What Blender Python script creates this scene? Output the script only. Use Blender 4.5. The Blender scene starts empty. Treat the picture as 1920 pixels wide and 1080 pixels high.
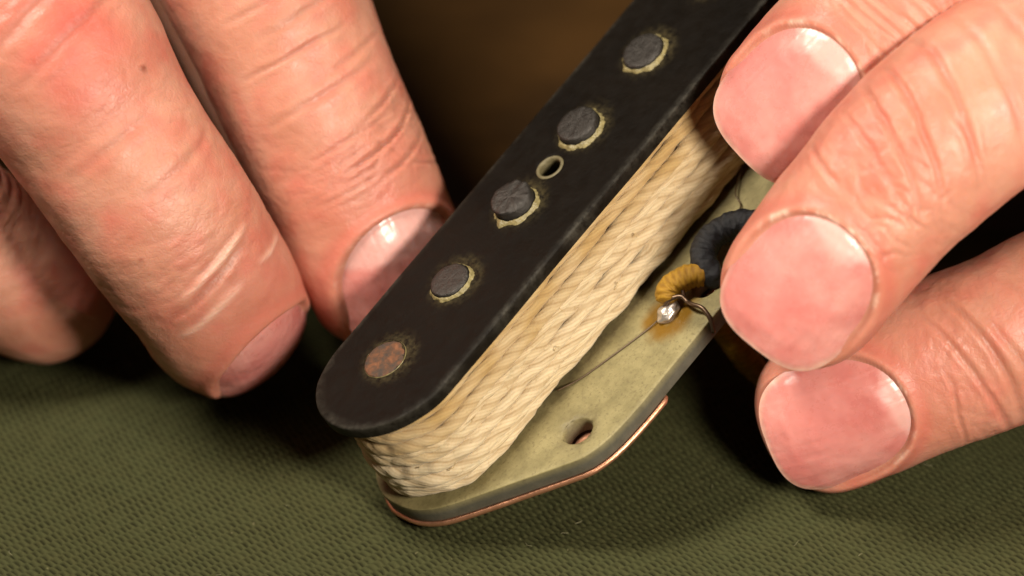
import bpy, bmesh, math, random
import numpy as np
from mathutils import Matrix, Vector

SC = bpy.context.scene
COL = SC.collection
MM = 0.001
rad = math.radians

# ------------------------------------------------------------------ camera, lights, exposure
ELEV = rad(35)                      # the lens looks down at the cloth by this much
CE, SE = math.cos(ELEV), math.sin(ELEV)
DIST = 700.0                        # mm from the lens to the pickup
PXMM = 1920 / 105.0                 # photograph pixels per millimetre at that distance
R3 = np.array([[1, 0, 0], [0, SE, -CE], [0, CE, SE]], float)   # view axes -> world axes


def W(p):
    """view-aligned millimetres -> world metres"""
    return (np.asarray(p, float) @ R3.T) * MM


def at(px, py, z):
    """the point seen at photograph pixel (px, py), z mm nearer than the pickup"""
    k = (1 - z / DIST) / PXMM
    return np.array([(px - 960) * k, -(py - 540) * k, z])


cam_d = bpy.data.cameras.new('camera')
cam = bpy.data.objects.new('camera', cam_d)
COL.objects.link(cam)
cam.location = W((0, 0, DIST))
cam.rotation_euler = (math.pi / 2 - ELEV, 0, 0)
cam_d.sensor_width = 36
cam_d.lens = 36 * DIST / 105.0
cam_d.clip_start = 0.01
cam_d.clip_end = 20
cam_d.dof.use_dof = True
cam_d.dof.focus_distance = (DIST - 5.0) * MM
cam_d.dof.aperture_fstop = (cam_d.lens / 16.0)
SC.camera = cam

world = bpy.data.worlds.new('World')
SC.world = world
world.use_nodes = True
world.node_tree.nodes['Background'].inputs[0].default_value = (1.0, 0.86, 0.68, 1)
world.node_tree.nodes['Background'].inputs[1].default_value = 0.03


def area(name, pos, target, size, power, col):
    l = bpy.data.lights.new(name, 'AREA')
    l.shape = 'DISK'
    l.size = size * MM
    l.energy = power
    l.color = col
    o = bpy.data.objects.new(name, l)
    COL.objects.link(o)
    o.location = W(pos)
    d = Vector(W(target)) - Vector(W(pos))
    o.rotation_euler = d.to_track_quat('-Z', 'Y').to_euler()
    return o


area('key_lamp', (-190, 275, 225), (18, 0, 0), 110, 2.3, (1.0, 0.91, 0.78))
area('front_lamp', (95, -5, 195), (20, -4, 0), 46, 0.68, (1.0, 0.89, 0.75))

SC.view_settings.view_transform = 'Standard'
SC.view_settings.look = 'None'
SC.view_settings.exposure = 0.0
SC.view_settings.gamma = 1.0
SC.cycles.use_denoising = True
SC.cycles.max_bounces = 8

# ------------------------------------------------------------------ helpers
rng = np.random.default_rng(11)
_perm = np.random.default_rng(5).permutation(256)
_perm = np.concatenate([_perm, _perm, _perm])
_grad = np.random.default_rng(6).normal(size=(256, 3))
_grad /= np.linalg.norm(_grad, axis=1)[:, None]


def noise(p):
    """3D gradient noise, about -0.7..0.7"""
    p = np.asarray(p, float)
    i = np.floor(p).astype(int)
    f = p - i
    i &= 255
    w = f * f * f * (f * (f * 6 - 15) + 10)
    out = 0
    for dx in (0, 1):
        for dy in (0, 1):
            for dz in (0, 1):
                g = _grad[_perm[_perm[_perm[i[..., 0] + dx] + i[..., 1] + dy] + i[..., 2] + dz]]
                d = f - np.array([dx, dy, dz])
                n = (g * d).sum(-1)
                wx = w[..., 0] if dx else 1 - w[..., 0]
                wy = w[..., 1] if dy else 1 - w[..., 1]
                wz = w[..., 2] if dz else 1 - w[..., 2]
                out = out + n * wx * wy * wz
    return out


def smooth(a, b, x):
    t = np.clip((x - a) / (b - a), 0, 1)
    return t * t * (3 - 2 * t)


def mesh_from(name, verts, faces, mat=None, shade=True):
    me = bpy.data.meshes.new(name)
    verts = np.asarray(verts, np.float32)
    if isinstance(faces, np.ndarray):
        k = faces.shape[1]
        me.vertices.add(len(verts))
        me.vertices.foreach_set('co', verts.ravel())
        me.loops.add(faces.size)
        me.loops.foreach_set('vertex_index', faces.ravel().astype(np.int32))
        me.polygons.add(len(faces))
        me.polygons.foreach_set('loop_start', np.arange(0, faces.size, k, dtype=np.int32))
        me.polygons.foreach_set('loop_total', np.full(len(faces), k, np.int32))
        me.update(calc_edges=True)
    else:
        me.from_pydata([tuple(v) for v in verts], [], faces)
    me.validate()
    if shade:
        me.polygons.foreach_set('use_smooth', np.ones(len(me.polygons), bool))
    if mat:
        me.materials.append(mat)
    return me


def link(name, me, parent=None, loc=None):
    o = bpy.data.objects.new(name, me)
    COL.objects.link(o)
    if parent:
        o.parent = parent
    if loc is not None:
        o.location = loc
    return o


def tag(o, label, cat=None, group=None, kind=None):
    if label:
        o['label'] = label
    if cat:
        o['category'] = cat
    if group:
        o['group'] = group
    if kind:
        o['kind'] = kind
    return o


def grid_faces(nr, nc, wrap=True, base=0):
    """quads of an nr x nc grid, columns wrapping round"""
    r = np.arange(nr - 1)[:, None]
    c = np.arange(nc if wrap else nc - 1)[None, :]
    c2 = (c + 1) % nc
    a = r * nc + c
    b = r * nc + c2
    d = (r + 1) * nc + c
    e = (r + 1) * nc + c2
    return (np.stack([a, b, e, d], -1).reshape(-1, 4) + base)


def catmull(P, n):
    """dense centripetal-ish Catmull-Rom through rows of P"""
    P = np.asarray(P, float)
    A = np.vstack([2 * P[0] - P[1], P, 2 * P[-1] - P[-2]])
    out = []
    m = len(P) - 1
    for k in range(m):
        p0, p1, p2, p3 = A[k], A[k + 1], A[k + 2], A[k + 3]
        t = np.linspace(0, 1, n, endpoint=(k == m - 1))[:, None]
        out.append(0.5 * (2 * p1 + (p2 - p0) * t + (2 * p0 - 5 * p1 + 4 * p2 - p3) * t ** 2 + (3 * p1 - p0 - 3 * p2 + p3) * t ** 3))
    return np.vstack(out)


def resample(path, s):
    seg = np.linalg.norm(np.diff(path[:, :3], axis=0), axis=1)
    L = np.concatenate([[0], np.cumsum(seg)])
    return np.stack([np.interp(s, L, path[:, k]) for k in range(path.shape[1])], 1), L[-1]


def frames(C, up, closed=False):
    """tangents and two normals carried along the line without twisting"""
    T = np.gradient(C, axis=0)
    T /= np.linalg.norm(T, axis=1)[:, None]
    N = np.zeros_like(C)
    n = np.asarray(up, float)
    n = n - T[0] * (n @ T[0])
    n /= np.linalg.norm(n)
    N[0] = n
    for k in range(1, len(C)):
        n = n - T[k] * (n @ T[k])
        n /= np.linalg.norm(n)
        N[k] = n
    return T, N, np.cross(N, T)


def tube(C, r, na=12, up=(0, 0, 1), prof=None, cap=True):
    """verts, faces (list) of a tube; r scalar or per point; prof(k, ang)->factor"""
    C = np.asarray(C, float)
    T, N, B = frames(C, up)
    a = np.linspace(0, 2 * math.pi, na, endpoint=False)
    r = np.broadcast_to(np.asarray(r, float), (len(C),))
    f = np.ones((len(C), na))
    if prof is not None:
        f = prof(np.arange(len(C))[:, None], a[None, :])
    V = C[:, None, :] + (r[:, None] * f)[..., None] * (np.cos(a)[None, :, None] * N[:, None, :] + np.sin(a)[None, :, None] * B[:, None, :])
    V = V.reshape(-1, 3)
    F = grid_faces(len(C), na)
    if not cap:
        return V, F
    n = len(V)
    V = np.vstack([V, C[0], C[-1]])
    i = np.arange(na)
    j = (i + 1) % na
    c0 = np.stack([np.full(na, n), j, i, i], 1)
    e = (len(C) - 1) * na
    c1 = np.stack([np.full(na, n + 1), e + i, e + j, e + j], 1)
    faces = [tuple(q) for q in F] + [tuple(q[:3]) for q in c0] + [tuple(q[:3]) for q in c1]
    return V, faces


# ------------------------------------------------------------------ node helpers
class NT:
    def __init__(self, name):
        self.m = bpy.data.materials.new(name)
        self.m.use_nodes = True
        self.t = self.m.node_tree
        self.bsdf = self.t.nodes['Principled BSDF']

    def n(self, typ, **kw):
        nd = self.t.nodes.new(typ)
        for k, v in kw.items():
            if k.startswith('i_'):
                key = k[2:].replace('_', ' ')
                nd.inputs[key].default_value = v
            else:
                setattr(nd, k, v)
        return nd

    def l(self, a, b):
        self.t.links.new(a, b)

    def coord(self, scale=1000.0, rot=(0, 0, 0), sc=(1, 1, 1), kind='Object'):
        c = self.n('ShaderNodeTexCoord')
        m = self.n('ShaderNodeMapping')
        m.inputs['Scale'].default_value = tuple(scale * q for q in sc)
        m.inputs['Rotation'].default_value = rot
        self.l(c.outputs[kind], m.inputs['Vector'])
        return m.outputs['Vector']

    def noise(self, vec, scale, detail=3, rough=0.55, dist=0.0):
        nd = self.n('ShaderNodeTexNoise')
        nd.inputs['Scale'].default_value = scale
        nd.inputs['Detail'].default_value = detail
        nd.inputs['Roughness'].default_value = rough
        nd.inputs['Distortion'].default_value = dist
        self.l(vec, nd.inputs['Vector'])
        return nd.outputs['Fac']

    def ramp(self, fac, stops, interp='LINEAR'):
        r = self.n('ShaderNodeValToRGB')
        r.color_ramp.interpolation = interp
        el = r.color_ramp.elements
        while len(el) < len(stops):
            el.new(0.5)
        for e, (p, c) in zip(el, stops):
            e.position = p
            e.color = tuple(c) + (1,) if len(c) == 3 else c
        self.l(fac, r.inputs['Fac'])
        return r.outputs['Color']

    def mix(self, fac, a, b, blend='MIX'):
        x = self.n('ShaderNodeMix', data_type='RGBA', blend_type=blend)
        for s, v in ((0, fac), (6, a), (7, b)):
            if isinstance(v, (int, float)):
                x.inputs[s].default_value = v
            elif isinstance(v, tuple):
                x.inputs[s].default_value = v + (1,) if len(v) == 3 else v
            else:
                self.l(v, x.inputs[s])
        return x.outputs[2]

    def math(self, op, a, b=0.0, clamp=False):
        x = self.n('ShaderNodeMath', operation=op, use_clamp=clamp)
        for s, v in ((0, a), (1, b)):
            if isinstance(v, (int, float)):
                x.inputs[s].default_value = v
            else:
                self.l(v, x.inputs[s])
        return x.outputs[0]

    def attr(self, name, out='Fac'):
        a = self.n('ShaderNodeAttribute', attribute_name=name)
        return a.outputs[out]

    def bump(self, h, dist_mm, strength=1.0, normal=None):
        b = self.n('ShaderNodeBump')
        b.inputs['Strength'].default_value = strength
        b.inputs['Distance'].default_value = dist_mm * MM
        self.l(h, b.inputs['Height'])
        if normal is not None:
            self.l(normal, b.inputs['Normal'])
        return b.outputs['Normal']

    def set(self, **kw):
        for k, v in kw.items():
            key = k.replace('_', ' ')
            s = self.bsdf.inputs[key]
            if isinstance(v, (int, float)):
                s.default_value = v
            elif isinstance(v, tuple):
                s.default_value = v + (1,) if (len(v) == 3 and s.type == 'RGBA') else v
            else:
                self.l(v, s)
        return self.m


def simple(name, col, rough, metal=0.0, nz=0.0, nscale=1.0, bump_mm=0.0, bscale=2.0):
    t = NT(name)
    v = t.coord()
    c = col
    if nz:
        f = t.noise(v, nscale, 4)
        c = t.mix(f, tuple(q * (1 - nz) for q in col), tuple(min(1, q * (1 + nz)) for q in col))
    kw = dict(Base_Color=c, Roughness=rough, Metallic=metal)
    if bump_mm:
        kw['Normal'] = t.bump(t.noise(v, bscale, 4), bump_mm)
    return t.set(**kw)


# ------------------------------------------------------------------ materials
def mat_skin():
    t = NT('skin')
    v = t.coord()
    big = t.noise(v, 0.16, 3, 0.5)
    fine = t.noise(v, 1.1, 3, 0.6)
    base = t.mix(t.ramp(big, [(0.3, (0, 0, 0)), (0.7, (1, 1, 1))]), (0.50, 0.215, 0.142), (0.585, 0.285, 0.202))
    base = t.mix(t.math('MULTIPLY', fine, 0.30), base, (0.46, 0.195, 0.115))
    flush = t.attr('flush')
    base = t.mix(flush, base, (0.54, 0.115, 0.085))
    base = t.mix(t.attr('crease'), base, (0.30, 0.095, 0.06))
    base = t.mix(t.attr('dry'), base, (0.80, 0.62, 0.50))
    spots = t.noise(v, 0.55, 2, 0.5)
    base = t.mix(t.ramp(spots, [(0.70, (0, 0, 0)), (0.78, (0.6, 0.6, 0.6))]), base, (0.56, 0.22, 0.15))
    vo = t.n('ShaderNodeTexVoronoi', feature='DISTANCE_TO_EDGE')
    vo.inputs['Scale'].default_value = 1.6
    mp = t.n('ShaderNodeMixRGB', blend_type='ADD')
    mp.inputs['Fac'].default_value = 1.0
    nz = t.n('ShaderNodeTexNoise')
    nz.inputs['Scale'].default_value = 0.8
    t.l(v, nz.inputs['Vector'])
    t.l(v, mp.inputs['Color1'])
    t.l(nz.outputs['Color'], mp.inputs['Color2'])
    t.l(mp.outputs['Color'], vo.inputs['Vector'])
    cell = t.ramp(vo.outputs['Distance'], [(0.0, (0, 0, 0)), (0.16, (1, 1, 1))])
    nrm = t.bump(cell, 0.011)
    nrm = t.bump(fine, 0.06, 1.0, nrm)
    nrm = t.bump(t.noise(v, 4.2, 3, 0.7), 0.022, 1.0, nrm)
    rough = t.ramp(t.noise(v, 0.5, 3), [(0.3, (0.38,) * 3), (0.7, (0.56,) * 3)])
    m = t.set(Base_Color=base, Roughness=rough, Subsurface_Weight=0.42, Subsurface_Radius=(1.0, 0.34, 0.16),
              Subsurface_Scale=1.1 * MM, Specular_IOR_Level=0.38, Normal=nrm)
    return m


def mat_nail():
    t = NT('nail_plate')
    v = t.coord()
    base = t.mix(t.ramp(t.noise(v, 0.22, 3), [(0.32, (0, 0, 0)), (0.66, (1, 1, 1))]), (0.52, 0.165, 0.145), (0.62, 0.275, 0.24))
    base = t.mix(t.attr('lunula_gleam'), base, (0.68, 0.40, 0.36))
    base = t.mix(t.attr('free'), base, (0.78, 0.63, 0.45))
    base = t.mix(t.attr('flush'), base, (0.60, 0.20, 0.18))
    lines = t.attr('ridge')
    nrm = t.bump(t.noise(v, 0.28, 2), 0.30)
    nrm = t.bump(lines, 0.02, 1.0, nrm)
    return t.set(Base_Color=base, Roughness=t.ramp(t.noise(v, 0.5, 4, 0.7), [(0.3, (0.22,) * 3), (0.7, (0.38,) * 3)]), Subsurface_Weight=0.4, Subsurface_Radius=(1.0, 0.4, 0.25),
                 Subsurface_Scale=1.0 * MM, Specular_IOR_Level=0.5, Normal=nrm)


def mat_top():
    t = NT('black_vulcanised_fibre')
    v = t.coord()
    blot = t.noise(v, 0.22, 4)
    base = t.mix(blot, (0.0026, 0.0018, 0.0010), (0.0065, 0.0044, 0.0025))
    # scuffed, paler edges (the worn arris of the plate)
    g = t.n('ShaderNodeNewGeometry')
    wear = t.math('MULTIPLY', t.attr('edge'), t.ramp(t.noise(v, 1.1, 5, 0.75), [(0.36, (0.1,) * 3), (0.66, (1,) * 3)]))
    base = t.mix(t.math('MULTIPLY', wear, 0.40), base, (0.13, 0.12, 0.095))
    dust = t.ramp(t.noise(v, 3.1, 4, 0.75), [(0.69, (0, 0, 0)), (0.76, (1, 1, 1))])
    base = t.mix(t.math('MULTIPLY', dust, 0.28), base, (0.16, 0.14, 0.10))
    stain = t.math('MULTIPLY', t.attr('stain'), t.ramp(t.noise(v, 1.3, 5, 0.7), [(0.40, (0,) * 3), (0.68, (1,) * 3)]))
    base = t.mix(t.math('MULTIPLY', stain, 0.8), base, (0.17, 0.135, 0.06))
    rough = t.ramp(t.noise(v, 0.6, 4), [(0.3, (0.44,) * 3), (0.7, (0.62,) * 3)])
    nrm = t.bump(t.noise(v, 0.45, 3), 0.12)
    nrm = t.bump(t.noise(v, 3.5, 4, 0.65), 0.014, 1.0, nrm)
    return t.set(Base_Color=base, Roughness=rough, Normal=nrm, Specular_IOR_Level=0.10)


def mat_base():
    t = NT('grey_green_fibre')
    v = t.coord()
    blot = t.ramp(t.noise(v, 0.30, 6, 0.68), [(0.32, (0, 0, 0)), (0.62, (1, 1, 1))])
    base = t.mix(blot, (0.150, 0.125, 0.050), (0.285, 0.242, 0.110))
    speck = t.ramp(t.noise(v, 2.6, 4, 0.7), [(0.53, (0, 0, 0)), (0.66, (1, 1, 1))])
    base = t.mix(t.math('MULTIPLY', speck, 0.75), base, (0.13, 0.10, 0.045))
    fine = t.noise(v, 6.0, 3, 0.7)
    base = t.mix(t.math('MULTIPLY', fine, 0.35), base, (0.22, 0.19, 0.09))
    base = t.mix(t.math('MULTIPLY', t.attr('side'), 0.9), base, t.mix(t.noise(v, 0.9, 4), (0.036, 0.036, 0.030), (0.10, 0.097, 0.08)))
    flux = t.math('MULTIPLY', t.attr('flux'), t.ramp(t.noise(v, 0.7, 4, 0.6), [(0.25, (0.6,) * 3), (0.5, (1,) * 3)]))
    base = t.mix(flux, base, (0.17, 0.085, 0.006))
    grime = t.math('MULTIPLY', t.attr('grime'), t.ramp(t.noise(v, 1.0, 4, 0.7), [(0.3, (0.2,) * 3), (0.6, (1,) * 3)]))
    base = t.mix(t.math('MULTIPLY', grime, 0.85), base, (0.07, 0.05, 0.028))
    nrm = t.bump(t.noise(v, 2.2, 5, 0.7), 0.05)
    rough = t.mix(flux, (0.55,) * 3, (0.3,) * 3)
    return t.set(Base_Color=base, Roughness=rough, Normal=nrm, Specular_IOR_Level=0.4)


def mat_string():
    t = NT('cotton_string')
    v = t.coord()
    clean = t.mix(t.noise(v, 0.5, 4), (0.62, 0.495, 0.305), (0.745, 0.63, 0.43))
    old = t.mix(t.noise(v, 0.35, 4), (0.40, 0.255, 0.09), (0.54, 0.39, 0.18))
    st = t.attr('stain')
    base = t.mix(st, clean, old)
    dirt = t.ramp(t.noise(v, 1.6, 4, 0.7), [(0.58, (0, 0, 0)), (0.74, (1, 1, 1))])
    base = t.mix(t.math('MULTIPLY', dirt, 0.45), base, (0.30, 0.18, 0.07))
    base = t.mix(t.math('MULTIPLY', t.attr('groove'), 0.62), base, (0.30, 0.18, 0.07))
    fib = t.noise(v, 5.0, 3, 0.7)
    nrm = t.bump(fib, 0.06)
    return t.set(Base_Color=base, Roughness=0.82, Normal=nrm, Specular_IOR_Level=0.25, Sheen_Weight=0.15,
                 Subsurface_Weight=0.15, Subsurface_Radius=(1.0, 0.7, 0.4), Subsurface_Scale=0.4 * MM)


def mat_cloth_wire(name, dark, light):
    t = NT(name)
    v = t.coord()
    b = t.mix(t.attr('weave'), dark, light)
    b = t.mix(t.math('MULTIPLY', t.noise(v, 1.5, 4, 0.7), 0.5), b, dark)
    return t.set(Base_Color=b, Roughness=0.48, Normal=t.bump(t.noise(v, 4, 4, 0.8), 0.12), Specular_IOR_Level=0.35)


def mat_pole():
    t = NT('dull_magnet_steel')
    v = t.coord()
    b = t.mix(t.noise(v, 1.2, 5, 0.7), (0.018, 0.016, 0.014), (0.062, 0.055, 0.048))
    return t.set(Base_Color=b, Roughness=t.ramp(t.noise(v, 2.0, 4), [(0.3, (0.28,) * 3), (0.7, (0.58,) * 3)]), Metallic=0.5,
                 Normal=t.bump(t.noise(v, 3.0, 5, 0.75), 0.10))


def mat_rust():
    t = NT('rusted_magnet')
    v = t.coord()
    f = t.noise(v, 0.9, 5, 0.65, 0.4)
    b = t.ramp(f, [(0.34, (0.045, 0.035, 0.028)), (0.48, (0.085, 0.042, 0.022)), (0.62, (0.17, 0.065, 0.026)), (0.78, (0.25, 0.11, 0.05))])
    return t.set(Base_Color=b, Roughness=0.75, Metallic=0.1, Normal=t.bump(t.noise(v, 2.6, 5, 0.75), 0.10))


def mat_cloth():
    t = NT('olive_woven_cotton')
    v = t.coord()
    big = t.noise(v, 0.06, 3)
    base = t.mix(big, (0.044, 0.047, 0.0170), (0.048, 0.056, 0.0235))
    base = t.mix(t.math('MULTIPLY', t.noise(v, 0.5, 4, 0.7), 0.5), base, (0.060, 0.050, 0.0190))
    base = t.mix(t.math('MULTIPLY', t.attr('gap'), 0.9), base, (0.006, 0.0055, 0.0015))
    lint = t.ramp(t.noise(v, 1.9, 2, 0.5), [(0.73, (0, 0, 0)), (0.79, (1, 1, 1))])
    base = t.mix(t.math('MULTIPLY', lint, 0.35), base, (0.24, 0.21, 0.11))
    return t.set(Base_Color=base, Roughness=0.9, Specular_IOR_Level=0.1, Sheen_Weight=0.0,
                 Normal=t.bump(t.noise(v, 7.0, 3, 0.7), 0.05))


def mat_wood():
    t = NT('brown_bench_wood')
    v = t.coord(1000.0, (0, 0, 0.12), (0.018, 0.05, 0.05))
    f = t.noise(v, 1.0, 5, 0.6, 0.6)
    b = t.ramp(f, [(0.28, (0.036, 0.016, 0.0032)), (0.55, (0.066, 0.030, 0.0065)), (0.75, (0.092, 0.042, 0.010))])
    v2 = t.coord(1000.0, (0, 0, 0.2), (0.022, 0.03, 0.03))
    knot = t.ramp(t.noise(v2, 1.0, 2, 0.4), [(0.52, (0, 0, 0)), (0.66, (1, 1, 1))])
    b = t.mix(t.math('MULTIPLY', knot, 0.85), b, (0.010, 0.006, 0.0025))
    return t.set(Base_Color=b, Roughness=0.6, Normal=t.bump(f, 0.2), Specular_IOR_Level=0.2)


M_SKIN, M_NAIL = mat_skin(), mat_nail()
M_TOP, M_BASE, M_STRING = mat_top(), mat_base(), mat_string()
M_POLE, M_RUST = mat_pole(), mat_rust()
M_COPPER = simple('copper_plate', (0.80, 0.40, 0.24), 0.42, 0.9, 0.25, 1.2, 0.08, 1.2)
M_SOLDER = simple('solder', (0.62, 0.56, 0.50), 0.33, 0.8, 0.3, 2.0, 0.1, 1.5)
M_TIN = simple('tinned_wire', (0.13, 0.085, 0.055), 0.42, 0.85, 0.3, 2.0)
M_WAX = simple('yellowed_wax', (0.20, 0.165, 0.07), 0.4, 0.0, 0.75, 1.8, 0.2, 2.2)
M_TAN = simple('tan_eyelet', (0.12, 0.10, 0.048), 0.6, 0.0, 0.5, 1.5, 0.08, 2.0)
M_WIRE = simple('enamelled_wire', (0.075, 0.045, 0.02), 0.4, 0.3, 0.3, 1.0)
M_YEL = mat_cloth_wire('yellow_cotton_braid', (0.24, 0.115, 0.006), (0.42, 0.23, 0.016))
M_BLK = mat_cloth_wire('black_cotton_braid', (0.004, 0.0045, 0.006), (0.017, 0.018, 0.022))
M_CLOTH, M_WOOD = mat_cloth(), mat_wood()

# ------------------------------------------------------------------ the pickup's own axes
nV = np.array([-.457, .629, .63]); nV /= np.linalg.norm(nV)
uV = np.array([.617, .733, -.285]); uV -= nV * (uV @ nV); uV /= np.linalg.norm(uV)
vV = np.cross(uV, nV)
PITCH = 10.75
O0 = at(967, 384, 0) - uV * (2 * PITCH)
A3 = np.stack([uV, -vV, nV], 1)          # right-handed: u, -v, n


def PK(a, b, c):
    """pickup millimetres (along, across, up) -> view millimetres"""
    return O0 + a * uV + b * vV + c * nV


Rw = R3 @ A3
pick = bpy.data.objects.new('guitar_pickup', None)
COL.objects.link(pick)
pick.matrix_world = Matrix([[*Rw[0], W(O0)[0]], [*Rw[1], W(O0)[1]], [*Rw[2], W(O0)[2]], [0, 0, 0, 1]])
tag(pick, 'worn guitar pickup with black top plate and cream string winding held over the green cloth', 'guitar pickup')


def loc(a, b, c):
    """pickup millimetres -> the empty's own metres"""
    return (a * MM, -b * MM, c * MM)


def locs(Q):
    Q = np.asarray(Q, float)
    return np.stack([Q[:, 0], -Q[:, 1], Q[:, 2]], 1) * MM


def to_pick(x, y, z):
    d = np.array([x, y, z]) - O0
    return (d @ uV, d @ vV, d @ nV)


def part(name, V, F, mat, parent=None, shade=True):
    o = link(name, mesh_from(name, V, F, mat, shade), parent or pick)
    return o


def set_attr(me, name, val):
    a = me.attributes.new(name, 'FLOAT', 'POINT')
    a.data.foreach_set('value', np.asarray(val, np.float32))


def coords(me):
    c = np.zeros(len(me.vertices) * 3, np.float32)
    me.vertices.foreach_get('co', c)
    return c.reshape(-1, 3).astype(float)


def bevel_plate(outline, holes, z_top, thick, bev, name, fn=None, rings=4, grid=1.0):
    """plate with a rounded arris and round holes; top face is a fine triangulation so wear can be mapped to it"""
    from mathutils.geometry import delaunay_2d_cdt
    n = len(outline)
    nrm = np.roll(outline, -1, 0) - np.roll(outline, 1, 0)
    nrm = np.stack([nrm[:, 1], -nrm[:, 0]], 1)
    nrm /= np.linalg.norm(nrm, axis=1)[:, None]
    area2 = np.sum(outline[:, 0] * np.roll(outline[:, 1], -1) - np.roll(outline[:, 0], -1) * outline[:, 1])
    if area2 < 0:
        nrm = -nrm
    V, F, E = [], [], []
    prof = [(-bev * (1 - math.sin(t)), z_top - bev * (1 - math.cos(t))) for t in np.linspace(0, math.pi / 2, rings)]
    prof += [(0, z_top - thick * 0.5)]
    prof += [(-bev * 0.7 * (1 - math.cos(t)), z_top - thick + bev * 0.7 * (1 - math.sin(t))) for t in np.linspace(0, math.pi / 2, rings)]
    for k, (off, z) in enumerate(prof):
        w = fn(outline, z) if fn else 0
        ring = outline + nrm * off
        for j in range(n):
            V.append((ring[j, 0], ring[j, 1], z + (w[j] if fn else 0)))
    m = len(prof)
    for k in range(m - 1):
        for j in range(n):
            j2 = (j + 1) % n
            F.append((k * n + j, k * n + j2, (k + 1) * n + j2, (k + 1) * n + j))
    hr = []
    for (ha, hb, r) in holes:
        na = 28
        st = len(V)
        ch = 0.12
        for rr, z in ((r + ch, z_top), (r, z_top - ch), (r, z_top - thick + ch), (r + ch, z_top - thick)):
            for q in range(na):
                t = 2 * math.pi * q / na
                V.append((ha + rr * math.cos(t), hb + rr * math.sin(t), z))
        for k in range(3):
            for q in range(na):
                q2 = (q + 1) % na
                F.append((st + k * na + q, st + k * na + q2, st + (k + 1) * na + q2, st + (k + 1) * na + q))
        hr.append((st, na, ha, hb, r + ch))

    def fill(ring0, hk, z, flip):
        ids = list(range(ring0, ring0 + n))
        loops = [ids] + [list(range(st + hk * na, st + (hk + 1) * na)) for st, na, *_ in hr]
        pts, idx, edges = [], [], []
        for lp in loops:
            s0 = len(pts)
            for k, i in enumerate(lp):
                pts.append(Vector((V[i][0], V[i][1])))
                idx.append(i)
                edges.append((s0 + k, s0 + (k + 1) % len(lp)))
        lo, hi = outline.min(0), outline.max(0)
        inside = poly_inside
        ring = outline + nrm * (-bev - 0.35)
        gx, gy = np.meshgrid(np.arange(lo[0], hi[0], grid), np.arange(lo[1], hi[1], grid))
        P = np.stack([gx.ravel(), gy.ravel()], 1)
        P = P[inside(P, ring)]
        for st, na, ha, hb, r in hr:
            P = P[np.hypot(P[:, 0] - ha, P[:, 1] - hb) > r + 0.3]
        ninner = len(pts)
        for p in P:
            pts.append(Vector(p))
        vo, eo, fo, ov, oe, of = delaunay_2d_cdt(pts, edges, [], 1, 1e-6)
        mp = []
        for k, src in enumerate(ov):
            if src and src[0] < ninner:
                mp.append(idx[src[0]])
            else:
                V.append((vo[k].x, vo[k].y, z))
                mp.append(len(V) - 1)
        for f in fo:
            c = np.mean([[vo[q].x, vo[q].y] for q in f], 0)
            if any(math.hypot(c[0] - ha, c[1] - hb) < r * 0.98 for _, _, ha, hb, r in hr):
                continue
            g = [mp[q] for q in f]
            F.append(tuple(g if flip else g[::-1]))
    fill(0, 0, z_top, False)
    fill((m - 1) * n, 3, z_top - thick, True)
    V = np.array(V, float)
    return V, F


def poly_inside(P, poly):
    x, y = P[:, 0], P[:, 1]
    c = np.zeros(len(P), bool)
    n = len(poly)
    for i in range(n):
        x1, y1 = poly[i]
        x2, y2 = poly[(i + 1) % n]
        with np.errstate(divide='ignore', invalid='ignore'):
            hit = ((y1 > y) != (y2 > y)) & (x < (x2 - x1) * (y - y1) / (y2 - y1 + 1e-12) + x1)
        c ^= hit
    return c


def fix_normals(me):
    bm = bmesh.new()
    bm.from_mesh(me)
    bmesh.ops.recalc_face_normals(bm, faces=bm.faces)
    bm.to_mesh(me)
    bm.free()


UMID = 2.5 * PITCH


def stadium(vc, half, u0, u1, step=0.6, e=1.0):
    """rounded-end outline from u0 to u1 (end centres), counted along its length"""
    pts = []
    n = max(24, int(math.pi * half / step))
    for k in range(n):
        t = math.pi / 2 + math.pi * k / n
        pts.append((u0 + half * e * math.cos(t), vc + half * math.sin(t)))
    m = int((u1 - u0) / step)
    for k in range(m):
        pts.append((u0 + (u1 - u0) * k / m, vc - half))
    for k in range(n):
        t = -math.pi / 2 + math.pi * k / n
        pts.append((u1 + half * e * math.cos(t), vc + half * math.sin(t)))
    for k in range(m):
        pts.append((u1 - (u1 - u0) * k / m, vc + half))
    return np.array(pts)


# ---- top plate
VC, HALF = 1.25, 8.15
TOP_T = 1.5
U0, U1 = -0.4, 5 * PITCH + 0.35
out_top = stadium(VC, HALF, U0, U1)
out_top[:, 0] -= np.where(out_top[:, 0] < U0, 0.085 * (4.9 - out_top[:, 1]) * np.clip((U0 - out_top[:, 0]) / 4, 0, 1), 0)
wob = noise(np.stack([out_top[:, 0] * 0.18, out_top[:, 1] * 0.18, out_top[:, 0] * 0], 1)) * 0.05
ctr = np.stack([np.clip(out_top[:, 0], U0, U1), np.full(len(out_top), VC)], 1)
dr = out_top - ctr
out_top = out_top + dr / np.linalg.norm(dr, axis=1)[:, None] * wob[:, None]
V, F = bevel_plate(out_top, [(UMID, 0.3, 1.25)], 0.0, TOP_T, 0.2, 'top_plate', grid=0.7)
zz = noise(np.stack([V[:, 0] * 0.08, V[:, 1] * 0.08, V[:, 0] * 0 + 3], 1)) * 0.12
V[:, 2] += zz
top = part('top_plate', locs(V), F, M_TOP)
fix_normals(top.data)
dE = HALF - np.abs(np.where((V[:, 0] > U0) & (V[:, 0] < U1), np.abs(V[:, 1] - VC),
                             np.hypot(V[:, 0] - np.clip(V[:, 0], U0, U1), V[:, 1] - VC)))
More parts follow.
